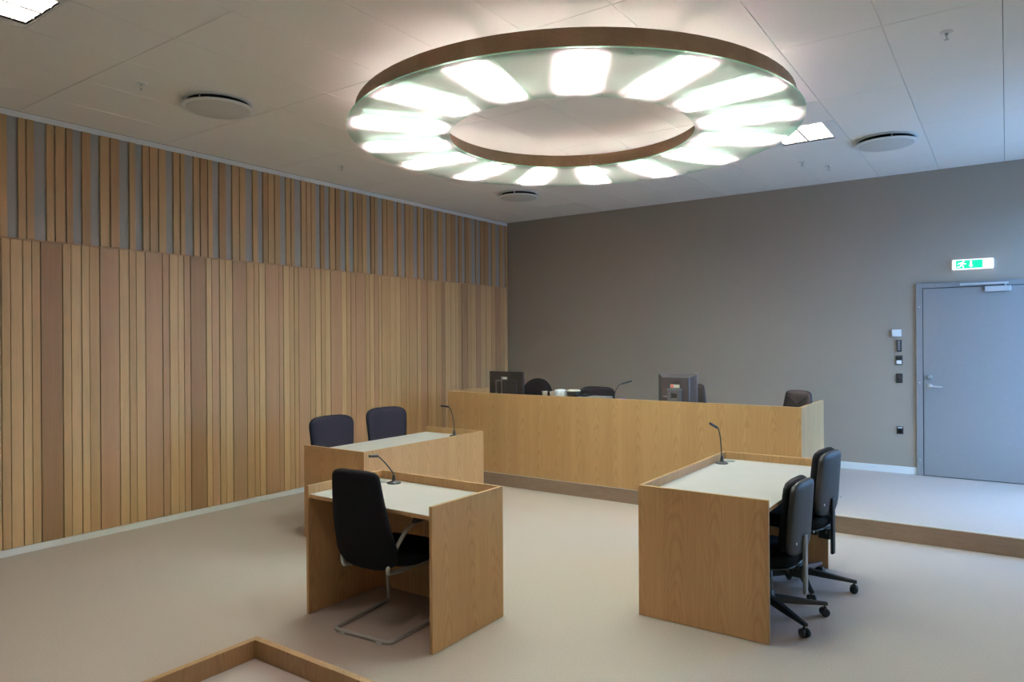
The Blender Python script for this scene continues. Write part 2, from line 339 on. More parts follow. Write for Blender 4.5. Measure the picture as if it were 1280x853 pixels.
# ceiling: slab + one object per panel
ce = struct(MB().box(XL - .1, YF - .1, HC + .08, XR + .2, YB + .1, HC + .2).build('ceiling', DARKGAP), 'white suspended ceiling of long panels with fine joints', 'ceiling')
GX, GY, PW, PLEN = -.01, 2.38, .6, 1.2
LOUV = [(-4.51, 1.48), (-1.51, 6.88), (-4.51, 6.88), (-1.51, 1.48)]   # centres of the 0.6 m luminaires; last two unseen, added by symmetry for the room's light
pm = {}
for i in range(-12, 3):
    for k in range(-4, 7):
        xa, xb = GX + PW * i, GX + PW * (i + 1); ya, yb = GY + PLEN * k, GY + PLEN * (k + 1)
        cx = (xa + xb) / 2
        for lx, ly in LOUV:
            if abs(lx + .2 - cx) < .3 and False: pass
        hit = [l for l in LOUV if xa < l[0] < xb and ya < l[1] < yb]
        xa, xb, ya, yb = max(xa, XL), min(xb, XR), max(ya, YF), min(yb, YB)
        if xb - xa < .02 or yb - ya < .02: continue
        if hit:
            ly = hit[0][1]
            if ly - .3 > ya + .1: yb = ly - .3
            else: ya = ly + .3
        key = (round(xb - xa, 3), round(yb - ya, 3)); g = .0015
        if key not in pm:
            o = MB().box(-key[0] / 2 + g, -key[1] / 2 + g, 0, key[0] / 2 - g, key[1] / 2 - g, .02).build('ceiling_panel', CEIL, ce, bevel=.0025); pm[key] = o
        else: o = inst(pm[key], ce)
        o.location = ((xa + xb) / 2, (ya + yb) / 2, HC + random.uniform(0, .0012))

# door
dx0, dx1, dz1 = -.774, .226, 2.262
m = MB(); YD = YB
m.box(-.845, YD - .03, HS, -.782, YD + .0, 2.325).box(.234, YD - .03, HS, .300, YD, 2.325).box(-.782, YD - .03, dz1 + .007, .234, YD, 2.325)
dr = struct(m.build('door_1', DOORGREY, bevel=.003), 'grey flush door in the grey wall beside the switches', 'door')
MB().box(-.782, YD - .006, HS, .234, YD - .001, dz1 + .007).build('door_gap', DARKGAP, dr)
MB().box(dx0, YD - .026, HS + .008, dx1, YD - .006, dz1).build('door_leaf', DOORGREY, dr, bevel=.002)
for zz in (2.06, 1.2, .33):
    MB().lathe([(.0, 0), (.008, 0), (.008, .003), (0, .004)], seg=10, M=Matrix.Translation((-.812, YD - .03, zz)) @ Matrix.Rotation(pi / 2, 4, 'X')).build('frame_plug', ALU, dr)
RX = Matrix.Rotation(pi / 2, 4, 'X')
MB().lathe([(.026, 0), (.026, .008), (.020, .012), (.017, .03), (.017, .034)], M=Matrix.Translation((-.715, YD - .026, 1.268)) @ RX).build('lock_thumbturn', STEEL, dr)
h = MB().lathe([(.026, 0), (.026, .008), (.022, .011)], M=Matrix.Translation((-.715, YD - .026, 1.165)) @ RX)
h.tube(smooth_path([(-.715, YD - .034, 1.165), (-.715, YD - .082, 1.165), (-.69, YD - .086, 1.163), (-.59, YD - .084, 1.158)]), .0085)
h.build('door_handle', CHROME, dr, label='chrome lever handle')
cl = MB().box(-.195, YD - .066, 2.205, .04, YD - .026, 2.262).build('door_closer', mat('silver_paint', (.60, .62, .64), .35, .4), dr, bevel=.004)
MB().box(-.42, YD - .062, 2.279, .015, YD - .03, 2.302).build('guide_rail', cl.data.materials[0], cl, bevel=.003)
MB().cyl((-.012, YD - .048, 2.258), (-.012, YD - .048, 2.286), .012).build('closer_spindle', ALU, cl)

# ------------------------------------------------------------------ ring lamp
BOX = mat('batten_white', (.7, .7, .68), .5)
OPAL = mat('opal_blade', (.8, .8, .78), .6)
_l = OPAL.node_tree.links; _t = nd(OPAL, 'ShaderNodeBsdfTranslucent'); _t.inputs[0].default_value = (.85, .85, .83, 1); _m = nd(OPAL, 'ShaderNodeMixShader'); _m.inputs[0].default_value = .6
_l.new(OPAL.node_tree.nodes['Principled BSDF'].outputs[0], _m.inputs[1]); _l.new(_t.outputs[0], _m.inputs[2]); _l.new(_m.outputs[0], OPAL.node_tree.nodes['Material Output'].inputs[0])
RC = Vector((-2.815, 4.83))
ring = thing('ring_lamp', 'large round oak banded ring lamp with frosted green glass under the ceiling', 'lamp', (RC.x, RC.y, HC))
def arc_band(r0, r1, z0, z1, a0, a1, side, lining=1, n=18):  # lining: white face added to brighten the inside of the ring
    m = MB(); L = []
    for i in range(n + 1):
        a = a0 + (a1 - a0) * i / n; c, s = cos(a), sin(a)
        L.append([(r0 * c, r0 * s, z0), (r1 * c, r1 * s, z0), (r1 * c, r1 * s, z1), (r0 * c, r0 * s, z1)])
    m.loft(L, 0, False)
    m.mi = [lining if (k % 4) == side and k < 4 * n else 0 for k in range(len(m.f))]; return m
SEAM = radians(-93.2)
for k in range(5):
    a = SEAM + k * 2 * pi / 5; e = .0006
    arc_band(1.640, 1.662, 3.322 - HC, 3.443 - HC, a + e, a + 2 * pi / 5 - e, 3).build('outer_band', [OAKX, BOX], ring)
for k in range(4):
    a = SEAM + .4 + k * pi / 2; e = .0008
    arc_band(1.015, 1.035, 3.322 - HC, 3.432 - HC, a + e, a + pi / 2 - e, 1).build('inner_band', [OAKX, BOX], ring)
gsrc = None
for k in range(10):
    if gsrc is None:
        m = MB(); n = 14; a0, a1 = radians(.02), radians(35.98); R0, R1, t0, t1 = .951, 1.7225, 3.302 - HC, 3.312 - HC
        ring_ = lambda r, z: [(r * cos(a0 + (a1 - a0) * i / n), r * sin(a0 + (a1 - a0) * i / n), z) for i in range(n + 1)]
        m.loft([ring_(R0, t0), ring_(R1, t0)], 0, False, False, False)
        m.loft([ring_(R1, t0), ring_(R1, t1)], 1, False, False, False)
        m.loft([ring_(R0, t0), ring_(R0, t1)], 1, False, False, False)
        for aa in (a0, a1):
            m.add([(R0 * cos(aa), R0 * sin(aa), t0), (R1 * cos(aa), R1 * sin(aa), t0), (R1 * cos(aa), R1 * sin(aa), t1), (R0 * cos(aa), R0 * sin(aa), t1)], [(0, 1, 2, 3)], 1)
        gsrc = m.build('glass_segment', [GLASS, GEDGE], ring); g = gsrc
    else: g = inst(gsrc, ring)
    g.rotation_euler = (0, 0, radians(33.3 + 36 * k))
scr = None
for k in range(10):
    for da in (9, 27):
        for r in (1.0, 1.655):
            a = radians(33.3 + 36 * k + da)
            if scr is None: scr = MB().lathe([(0, 0), (.006, 0), (.006, -.004), (.003, -.006), (0, -.0062)], (0, 0, 0), 10).build('glass_screw', ALU, ring); o = scr
            else: o = inst(scr, ring)
            o.location = (r * cos(a), r * sin(a), 3.302 - HC)
bsrc = tsrc = None
for k in range(15):
    a = radians(-81.4 + 24 * k)
    if bsrc is None:
        bm_ = MB().box(1.036, -.0305, 3.399 - HC, 1.639, .0305, 3.440 - HC)
        bsrc = bm_.build('batten', BOX, ring); b = bsrc
        for q in (-1, 1):
            MB().prism([(q * .0285, 3.399 - HC), (q * .032, 3.346 - HC), (q * .0335, 3.346 - HC), (q * .030, 3.399 - HC)], 'x', 1.045, 1.630).build('added_light_blade', OPAL, b)  # added blades that confine each tube's light and soften the ceiling glow
        m = MB().tube([(1.06, 0, 3.368 - HC), (1.615, 0, 3.368 - HC)], .013, 12)
        tsrc = m.build('tube', TUBE, b); tp = tsrc
        MB().box(1.042, -.012, 3.352 - HC, 1.06, .012, 3.398 - HC).build('tube_holder', WHITEP, b)
        MB().box(1.615, -.012, 3.352 - HC, 1.633, .012, 3.398 - HC).build('tube_holder', WHITEP, b)
    else:
        b = inst(bsrc, ring)
        for ch in kids(bsrc): q = ch.copy(); C.objects.link(q); q.parent = b
    b.rotation_euler = (0, 0, a)
for k in range(5):
    a = radians(-81.4 + 12 + 72 * k)
    a += radians(12)
    q = 1.60 if sin(a) > .2 else 1.31
    MB().cyl((q * cos(a), q * sin(a), 3.436 - HC), (q * cos(a), q * sin(a), 0), .004, 8).build('hanger_rod', STEEL, ring)

# ------------------------------------------------------------------ louvred luminaires
DKALU = mat('louvre_grey', (.30, .31, .32), .4, .3)
def louvre(cx, cy, label, dx=0.):
    t = thing('louvre_luminaire', label, 'ceiling light', (cx, cy, HC), 0, 'louvred ceiling luminaires')
    X0, X1, Y0, Y1 = -.226 + dx, .226 + dx, -.285, .285
    m = MB().box(-.299, -.299, 0, X0, .299, .012).box(X1, -.299, 0, .299, .299, .012).box(X0, -.299, 0, X1, Y0, .012).box(X0, Y1, 0, X1, .299, .012)
    m.build('frame', PAINT, t)
    m = MB().box(X0, Y0, .075, X1, Y1, .078).box(X0 - .003, Y0, .0, X0, Y1, .078).box(X1, Y0, .0, X1 + .003, Y1, .078).box(X0, Y0 - .003, 0, X1, Y0, .078).box(X0, Y1, 0, X1, Y1 + .003, .078)
    m.build('reflector', PAINT, t)
    for i in (1, 2, 3):
        x = X0 + (X1 - X0) * i / 4; th = .008 if i == 2 else .004
        MB().box(x - th, Y0, .0, x + th, Y1, .046).build('long_louvre', DKALU, t)
    src = None
    for i in range(1, 8):
        yy = Y0 + (Y1 - Y0) * i / 8
        if src is None: src = MB().box(X0, -.0012, .002, X1, .0012, .046).build('cross_louvre', LOUVRE, t); o = src
        else: o = inst(src, t)
        o.location = (0, yy, 0)
    src = None
    for i in range(4):
        x = X0 + (X1 - X0) * (i + .5) / 4
        if src is None: src = MB().tube([(0, Y0 + .012, .061), (0, Y1 - .012, .061)], .009, 10).build('tube', TUBE2, t); o = src
        else: o = inst(src, t)
        o.location = (x, 0, 0)
louvre(*LOUV[0], 'square louvred ceiling luminaire cut by the upper left corner')
louvre(*LOUV[1], 'square louvred ceiling luminaire between the ring lamp and a round vent', -.03)
louvre(*LOUV[2], 'square louvred ceiling luminaire added unseen by symmetry behind the far glass of the ring lamp')
louvre(*LOUV[3], 'square louvred ceiling luminaire added by symmetry above the foreground desk, out of the picture')

# ------------------------------------------------------------------ vents and sprinklers
PERF = mat('perforated_white', (.66, .65, .62), .6)
_L = PERF.node_tree.links; _b = PERF.node_tree.nodes['Principled BSDF']
_tc = nd(PERF, 'ShaderNodeTexCoord'); _v = nd(PERF, 'ShaderNodeTexVoronoi'); _v.inputs['Scale'].default_value = 70; _v.inputs['Randomness'].default_value = 0
_cr = nd(PERF, 'ShaderNodeValToRGB'); _cr.color_ramp.elements[0].position = .22; _cr.color_ramp.elements[1].position = .3
_cr.color_ramp.elements[0].color = (.40, .39, .37, 1); _cr.color_ramp.elements[1].color = (.66, .65, .62, 1)
_L.new(_tc.outputs['Object'], _v.inputs['Vector']); _L.new(_v.outputs['Distance'], _cr.inputs[0]); _L.new(_cr.outputs[0], _b.inputs['Base Color'])
def vent(cx, cy, r, label):
    t = thing('air_vent', label, 'air vent', (cx, cy, HC), 0, 'round ceiling air vents')
    MB().lathe([(r * .96, 0), (r * .96, -.012), (r * .86, -.012), (r * .86, 0)], seg=40).build('collar', PAINT, t)
    MB().lathe([(0, -.001), (r * .84, -.001), (r * .84, -.004), (0, -.004)], seg=40).build('dark_throat', DARKGAP, t)
    MB().lathe([(0, -.040), (r * .9, -.040), (r, -.044), (r, -.050), (r * .97, -.054), (r * .88, -.055)], seg=48).build('face_rim', PAINT, t)
    MB().lathe([(0, -.0565), (r * .86, -.0565), (r * .88, -.054), (0, -.054)], seg=48).build('perforated_plate', PERF, t)
    for k in range(3):
        a = radians(-70 + 120 * k); q = MB().box(-.006, -.003, -.041, .006, .003, 0)
        o = q.build('strut', PAINT, t); o.location = (r * .8 * cos(a), r * .8 * sin(a), 0)
vent(-5.07, 3.22, .272, 'round white air vent on the ceiling above the plank wall, nearest the camera')
vent(-.93, 7.51, .272, 'round white air vent on the ceiling right of the louvred luminaire, above the door')
vent(-5.12, 7.46, .262, 'round white air vent on the ceiling in the far corner below the ring lamp')
def sprinkler(cx, cy, label, wide=False):
    t = thing('sprinkler', label, 'sprinkler', (cx, cy, HC), random.uniform(0, 3), 'ceiling sprinkler heads')
    r = .045 if wide else .036
    MB().lathe([(r, 0), (r, -.004), (r * .8, -.008), (.012, -.010), (.012, 0)], seg=20).build('rosette', PAINT, t)
    m = MB().cyl((0, 0, -.008), (0, 0, -.02), .009, 10).tube([(-.009, 0, -.018), (-.012, 0, -.032), (0, 0, -.044)], .0022, 6).tube([(.009, 0, -.018), (.012, 0, -.032), (0, 0, -.044)], .0022, 6)
    m.build('frame_arms', STEEL, t)
    MB().lathe([(.004, -.044), (.014, -.046), (.014, -.048), (0, -.048)], seg=12).build('deflector', STEEL, t)
sprinkler(-5.13, 2.65, 'small sprinkler head left of the nearest round vent')
sprinkler(-5.82, 5.14, 'small sprinkler head above the middle of the upper slats')
sprinkler(-.295, 5.11, 'sprinkler head nearest the upper right corner of the picture')
sprinkler(-1.58, 8.28, 'sprinkler head nearest the grey wall below the right louvred luminaire')
sprinkler(-1.775, 7.93, 'wide rosette sprinkler head just under the right louvred luminaire', True)

# ------------------------------------------------------------------ desks
T = .022; RIM = .805; WT = .750
def panel(t, name, x0, y0, x1, y1, z0, z1, M_=OAK, label=None):
    cx, cy = (x0 + x1) / 2, (y0 + y1) / 2
    return MB().box(x0 - cx, y0 - cy, z0, x1 - cx, y1 - cy, z1).build(name, M_, t, (cx, cy, 0), bevel=.0015, label=label)
def desk(label, W, D, loc, rot, grommet=None):
    """front panel along local +y; sitter on the -y side; width along x"""
    t = thing('court_desk', label, 'desk', loc, rot, 'oak court desks')
    panel(t, 'front_panel', -W / 2 + T, D / 2 - T, W / 2 - T, D / 2, .002, RIM)
    panel(t, 'side_panel', -W / 2, -D / 2, -W / 2 + T, D / 2, .002, RIM); panel(t, 'side_panel', W / 2 - T, -D / 2, W / 2, D / 2, .002, RIM)
    panel(t, 'worktop', -W / 2 + T, -D / 2 + .012, W / 2 - T, D / 2 - T, WT - .003, WT, WHITE_TOP, label='white laminate worktop')
    panel(t, 'worktop_core', -W / 2 + T, -D / 2 + .012, W / 2 - T, D / 2 - T, WT - .025, WT - .003, OAK)
    if grommet:
        MB().lathe([(.04, 0), (.04, .003), (.034, .004), (.03, .002), (0, .002)], seg=28).build('cable_grommet', GREYP, t, (grommet[0], grommet[1], WT), label='round metal cable outlet')
    return t
desk('small oak witness desk with steel framed chair pushed in, centre of the room', 1.05, .655, (-3.079, 3.200, 0), 0, (-.40, .215))
desk('long oak desk with white top and two shell backed swivel chairs on its right', 1.60, .785, (-1.483, 4.82, 0), pi / 2, (.675, .30))
desk('long oak desk by the plank wall with two navy chairs behind it', 1.60, .752, (-4.665, 4.80, 0), -pi / 2)
desk('oak desk corner with raised rim at the bottom edge of the picture', 1.05, .655, (-1.357, .985, 0), 0)

def microphone(label, base, pts, head, scale=1.):
    t = thing('gooseneck_microphone', label, 'microphone', base, 0, 'gooseneck microphones')
    MB().lathe([(.048, 0), (.048, .004), (.040, .010), (.016, .014), (.012, .03), (.009, .05), (.007, .06), (0, .06)], seg=28).build('base', PLASTIC, t)
    P = smooth_path([(0, 0, .05)] + pts); MB().tube(P, .0048, 8).build('gooseneck', PLASTIC, t)
    a, b = Vector(head[0]), Vector(head[1]); d = b - a
    MB().tube([a, a + d * .06, a + d * .12, a + d * .3, a + d * .34, a + d * .4, a + d * .92, b], .0095, 12).build('head', PLASTIC, t)
    return t
microphone('gooseneck microphone on the small witness desk, beside its cable outlet', (-3.385, 3.425, WT), [(0, -.005, .07), (0, -.07, .14), (-.015, -.11, .185), (-.02, -.13, .20)], [(-.02, -.125, .198), (-.04, -.185, .203)])
microphone('gooseneck microphone standing upright on the desk with shell backed chairs', (-1.800, 5.36, WT), [(0, -.01, .10), (-.003, -.02, .20), (-.008, -.045, .27), (-.015, -.065, .283)], [(-.014, -.062, .281), (-.045, -.13, .318)])
microphone('gooseneck microphone on the far end of the desk by the plank wall', (-4.56, 5.47, WT), [(.0, 0, .10), (-.01, .0, .18), (-.045, 0, .275), (-.075, 0, .292)], [(-.07, 0, .291), (-.17, .0, .296)])

# ------------------------------------------------------------------ judges bench
BX0, BX1, BY0, BY1, BZ = -5.688, -1.522, YS + .001, 7.645, 1.085
bt = thing('judges_bench', 'long oak judges bench on the raised platform before the grey wall', 'bench', ((BX0 + BX1) / 2, BY0, HS))
def bp(name, x0, y0, z0, x1, y1, z1, mt=OAK, label=None):
    cx, cy = (x0 + x1) / 2, (y0 + y1) / 2
    o = MB().box(x0 - cx, y0 - cy, z0 - HS, x1 - cx, y1 - cy, z1 - HS).build(name, mt, bt, (cx - bt.location.x, cy - bt.location.y, 0), bevel=.0015, label=label); return o
bp('front_panel', BX0, BY0, HS + .002, BX1, BY0 + .025, BZ)
bp('side_panel', BX0, BY0 + .025, HS + .002, BX0 + .025, BY1, BZ); bp('side_panel', BX1 - .025, BY0 + .025, HS + .002, BX1, BY1, BZ)
bp('worktop', BX0 + .025, BY0 + .025, .865, BX1 - .025, BY1 - .02, .89, WHITE_TOP)
bp('ledge', BX0 + .025, BY0 + .025, 1.0, BX1 - .025, BY0 + .26, 1.022, OAK)
bp('support_panel', -4.55, BY0 + .025, HS + .002, -4.525, BY1 - .1, .865); bp('support_panel', -3.6, BY0 + .025, HS + .002, -3.575, BY1 - .1, .865)

microphone('gooseneck microphone on the judges bench between the pot and the monitor', (-3.47, 6.86, 1.022), [(0, 0, .09), (.01, .03, .17), (.03, .08, .205), (.04, .11, .208)], [(.04, .105, .208), (.085, .24, .232)])

def letters(txt, size, mt, parent, M_, depth=.0006, name='lettering'):
    cu = bpy.data.curves.new('lettering', 'FONT'); cu.body = txt; cu.size = size; cu.extrude = depth; cu.align_x = 'CENTER'; cu.align_y = 'CENTER'
    o = bpy.data.objects.new('lettering_curve', cu); C.objects.link(o); dg = bpy.context.evaluated_depsgraph_get()
    me = bpy.data.meshes.new_from_object(o.evaluated_get(dg)); bpy.data.objects.remove(o)
    me.materials.clear(); me.materials.append(mt)
    q = bpy.data.objects.new(name, me); C.objects.link(q); q.parent = parent; q.matrix_local = M_; return q
# monitors: backs towards the camera (-y)
def monitor_a():
    t = thing('monitor', 'thin black monitor at the left end of the judges bench, seen from behind', 'monitor', (-5.10, 7.14, .89), radians(-4))
    W, z0, z1 = .54, .125, .435
    MB().box(-W / 2, -.012, z0, W / 2, .018, z1).build('casing', PLASTIC, t, bevel=.004)
    MB().box(-W / 2 + .012, .0182, z0 + .012, W / 2 - .012, .0192, z1 - .012).build('screen', mat('dark_screen', (.01, .01, .012), .15), t)
    MB().box(-.16, -.034, z0 + .02, .18, -.0125, z1 - .1).build('rear_hump', PLASTIC, t, bevel=.008)
    m = MB().box(-.135, -.052, .012, -.127, -.044, .325).box(-.043, -.052, .012, -.035, -.044, .325).box(-.135, -.052, .317, -.035, -.044, .325)
    m.build('stand_frame', ALU, t, label='thin silver stand loop')
    MB().box(-.126, -.0445, .02, -.044, -.036, .316).build('stand_neck', PLASTIC, t)
    MB().box(-.20, -.13, 0, .04, .10, .012).build('stand_foot', PLASTIC, t, bevel=.004)
    s = MB().box(-.075, -.0133, .337, .02, -.0122, .367).build('sticker', WHITEP, t, label='white label')
    MB().box(-.066, -.0138, .343, -.05, -.0133, .361).build('print_mark', INK, s)
monitor_a()
def monitor_b():
    t = thing('monitor', 'deep black monitor with a red and white sticker, right half of the judges bench', 'monitor', (-2.845, 7.08, .89), 0)
    W, z0, z1 = .425, .13, .462; zc = (z0 + z1) / 2; hh = (z1 - z0) / 2
    def rl(w, h, y, dz=0): return [(-w, y, zc - h + dz), (w, y, zc - h + dz), (w, y, zc + h + dz), (-w, y, zc + h + dz)]
    m = MB(); m.loft([rl(W / 2, hh, .03), rl(W / 2, hh, .0), rl(W / 2 - .006, hh - .004, -.006), rl(W / 2 - .055, hh - .036, -.045), rl(W / 2 - .065, hh - .042, -.062)], 0, False)
    GB = mat('monitor_shell', (.048, .046, .052), .35)
    m.build('casing', GB, t, bevel=.004)
    MB().box(-W / 2 + .015, .0302, z0 + .018, W / 2 - .015, .0312, z1 - .018).build('screen', mat('dark_screen', (.01, .01, .012), .15), t)
    # stand with a cable hole
    m = MB().box(-.075, -.10, .01, -.035, -.064, .285).box(.035, -.10, .01, .075, -.064, .285).box(-.035, -.10, .255, .035, -.064, .285).box(-.035, -.10, .01, .035, -.064, .18)
    m.build('stand_neck', mat('grey_blue_stand', (.10, .11, .135), .35), t, bevel=.004)
    MB().box(-.082, -.106, .285, .082, -.062, .302).build('stand_cap', mat('grey_blue_cap', (.12, .13, .155), .35), t, bevel=.004)
    MB().box(-.13, -.16, 0, .13, .08, .014).build('stand_foot', PLASTIC, t, bevel=.005)
    MB().box(-.03, -.102, .192, .03, -.1, .204).build('port_plate', GREYP, t)
    MB().box(-.135, -.0645, .215, -.085, -.062, .222).build('vent_strip', ALU, t)
    s = MB().box(-.052, -.0640, .312, .048, -.0622, .346).build('sticker', mat('cream_label', (.78, .72, .62), .5), t, label='cream and red sticker')
    MB().box(-.048, -.0646, .316, -.018, -.0640, .342).build('red_mark', RED, s)
    letters('DELL', .05, INK, t, Matrix.Translation((-.003, -.0628, .383)) @ RX, name='embossed_lettering')
monitor_b()
# cups, pot and papers on the ledge
LZ = 1.022
for x, lab in ((-4.366, 'left one of two white cups on the judges bench'), (-4.262, 'right one of two white cups on the judges bench, beside the jug')):
    tag(MB().lathe([(.0, 0), (.022, 0), (.033, .098), (.035, .10), (.031, .098), (.021, .004), (0, .004)], seg=24).build('paper_cup', WHITEP, None, (x, 6.87, LZ)), lab, 'cup', 'white cups on the bench')
t = thing('jug', 'white rounded water jug beside the cups on the judges bench', 'jug', (-4.153, 6.865, LZ), pi / 2)
MB().lathe([(0, 0), (.062, 0), (.066, .01), (.068, .11), (.062, .124), (.03, .13), (0, .131)], seg=28).build('body', mat('milky_plastic', (.72, .73, .82), .3), t)
MB().tube(smooth_path([(.066, 0, .118), (.098, 0, .115), (.102, 0, .06), (.068, 0, .02)]), .008, 8).build('handle', GREYP, t)
t = thing('pot', 'dark round pot with cream lid on the judges bench', 'pot', (-3.97, 6.85, LZ), pi / 2)
MB().lathe([(0, 0), (.055, 0), (.075, .05), (.08, .11), (.078, .118), (0, .118)], seg=28).build('body', mat('dark_glaze', (.03, .027, .025), .3), t)
MB().lathe([(.079, .118), (.076, .126), (.05, .134), (0, .136)], seg=28).build('lid', mat('cream_lid', (.68, .64, .54), .5), t)
MB().tube(smooth_path([(.07, -.02, .10), (.08, -.01, .105), (.085, -.01, .06)]), .012, 8).build('handle', PLASTIC, t)
t = thing('folder_stack', 'dark folder with blue grey papers lying beside the pot on the bench', 'folder', (-3.832, 6.86, LZ), 0)
MB().box(-.05, -.1, 0, .05, .09, .035).build('folder', PLASTIC, t, bevel=.003)
MB().box(-.046, -.095, .0352, .046, .085, .062).build('papers', BLUEG, t)
MB().box(-.03, -.05, .0622, .02, .05, .088).build('clip', PLASTIC, t, bevel=.003)
tag(MB().box(-.115, -.09, 0, .115, .09, .068).build('paper_tray', GREYP, None, (-3.655, 6.86, LZ)), 'flat grey box behind the folder on the judges bench', 'box')
tag(MB().box(-.035, -.03, 0, .035, .03, .058).build('sticky_notes', PURPLE, None, (-3.37, 6.84, LZ), bevel=.002), 'small violet box at the foot of the bench microphone', 'box')

# ------------------------------------------------------------------ switches and exit sign
def wallbox(name, label, cat, x0, x1, z0, z1, d, mt):
    t = thing(name, label, cat, ((x0 + x1) / 2, YB, (z0 + z1) / 2)); a, b = (x1 - x0) / 2, (z1 - z0) / 2
    MB().box(-a, -d, -b, a, 0, b).build('housing', mt, t, bevel=.003); return t, a, b, d
t, a, b, d = wallbox('wall_sensor', 'white box at the top of the switch column left of the door', 'sensor', -1.09, -.995, 1.727, 1.807, .03, WHITEP)
MB().box(-a + .01, -d - .002, -b + .01, a - .01, -d, b - .01).build('cover', WHITEP, t, bevel=.001)
t, a, b, d = wallbox('wall_keypad', 'narrow black keypad under the white sensor box', 'keypad', -1.043, -.992, 1.552, 1.688, .022, PLASTIC)
for k in range(4): MB().box(-.013, -d - .003, .026 - .026 * k, .013, -d, .044 - .026 * k).build('button', GREYP, t)
MB().box(-.014, -d - .002, .05, .014, -d, .06).build('display', GREYP, t)
t, a, b, d = wallbox('light_switch', 'black switch plate with a white rocker', 'switch', -1.052, -.984, 1.40, 1.508, .014, PLASTIC)
MB().box(-.026, -d - .006, -.044, .026, -d, -.002).build('rocker', WHITEP, t, bevel=.002, label='white rocker')
MB().box(-.026, -d - .004, .004, .026, -d, .044).build('rocker', PLASTIC, t, bevel=.002)
t, a, b, d = wallbox('blank_plate', 'all black switch plate below the white rocker', 'switch', -1.049, -.984, 1.192, 1.30, .014, PLASTIC)
MB().box(-.026, -d - .004, .002, .026, -d, .046).build('rocker', PLASTIC, t, bevel=.002); MB().box(-.026, -d - .004, -.046, .026, -d, -.002).build('rocker', PLASTIC, t, bevel=.002)
t, a, b, d = wallbox('power_socket', 'black socket with a white label strip, lowest in the column', 'socket', -1.048, -.98, .604, .69, .014, PLASTIC)
MB().box(-.024, -d - .001, .024, .024, -d, .034).build('label_strip', WHITEP, t); MB().lathe([(.02, 0), (.02, .002), (.017, .002), (.017, -.004), (0, -.004)], seg=20, M=Matrix.Translation((0, -d, -.012)) @ RX).build('socket_well', INK, t)

t = thing('exit_sign', 'lit green emergency exit sign with running figure above the door', 'sign', (-.303, YB, 2.51))
MB().box(-.19, -.055, -.056, .19, 0, .056).build('housing', mat('sign_housing', (.8, .82, .85), .4, emit=(.8, .9, 1), es=.35), t, bevel=.012)
fp = MB().box(-.152, -.0562, -.043, .092, -.0550, .043).build('green_panel', GREEN, t)
MB().box(.092, -.0562, -.043, .15, -.0550, .043).build('white_panel', SIGNW, t)
def flat(poly, o=None):
    return MB().prism(poly, 'y', -.0572, -.0562)
m = MB()
def seg(ax, az, bx, bz, w_):
    d = Vector((bx - ax, bz - az)); n = Vector((-d.y, d.x)).normalized() * w_ / 2
    m.prism([(ax + n.x, az + n.y), (bx + n.x, bz + n.y), (bx - n.x, bz - n.y), (ax - n.x, az - n.y)], 'y', -.0572, -.0562)
m.prism([(-.083 + .0095 * cos(k * pi / 6), .031 + .0095 * sin(k * pi / 6)) for k in range(12)], 'y', -.0572, -.0562)
seg(-.088, .020, -.105, -.008, .018); seg(-.09, .018, -.126, .014, .008); seg(-.126, .014, -.135, -.002, .008)
seg(-.088, .016, -.072, .004, .008); seg(-.072, .004, -.058, .008, .008)
seg(-.105, -.006, -.084, -.018, .010); seg(-.084, -.018, -.084, -.038, .010); seg(-.105, -.008, -.116, -.026, .010); seg(-.116, -.026, -.142, -.028, .009)
m.build('running_figure', SIGNW, fp)
m = MB(); m.prism([(-.022, .036), (-.006, .036), (-.006, -.012), (.006, -.012), (-.014, -.036), (-.034, -.012), (-.022, -.012)], 'y', -.0572, -.0562)
m.build('down_arrow', SIGNW, fp)

# ------------------------------------------------------------------ chairs
def curved_back(secs, n=32, e=3.2, curve=0.):
    """secs: (z, yc, half width, half thickness)"""
    return MB().loft([superloop(hw, ht, yc, z, n, e, curve) for z, yc, hw, ht in secs], 0, True)
def outline(z0, z1, w0, w1, y0, y1, ht, bot=2.6, top=3.2, n=14, rb=.10, rt=.10):
    """sections from z0 to z1; width w0->w1 with superelliptic rounding of the ends"""
    S = []
    for i in range(n + 1):
        f = .5 - .5 * cos(pi * i / n); z = z0 + (z1 - z0) * f; wd = w0 + (w1 - w0) * f; k = 1.
        if z - z0 < rb: q = 1 - (z - z0) / rb; k = min(k, max(0, 1 - q ** bot) ** (1 / bot))
        if z1 - z < rt: q = 1 - (z1 - z) / rt; k = min(k, max(0, 1 - q ** top) ** (1 / top))
        kt = 1.
        for d in (z - z0, z1 - z):
            if d < .035: kt = min(kt, math.sqrt(max(0, 1 - (1 - d / .035) ** 2)))
        S.append((z, y0 + (y1 - y0) * f, max(.012, wd * k), max(.004, ht * max(kt, .12))))
    return S
def seat_mesh(hw, hd, zt, th, e=3.6, yc=.02):
    L = []
    for f, s in ((0, .90), (.12, .96), (.4, 1), (.7, 1), (.9, .97), (1., .90)):
        L.append(superloop(hw * s, hd * s, yc, zt - th + th * f, 32, e))
    return MB().loft(L, 0, True)
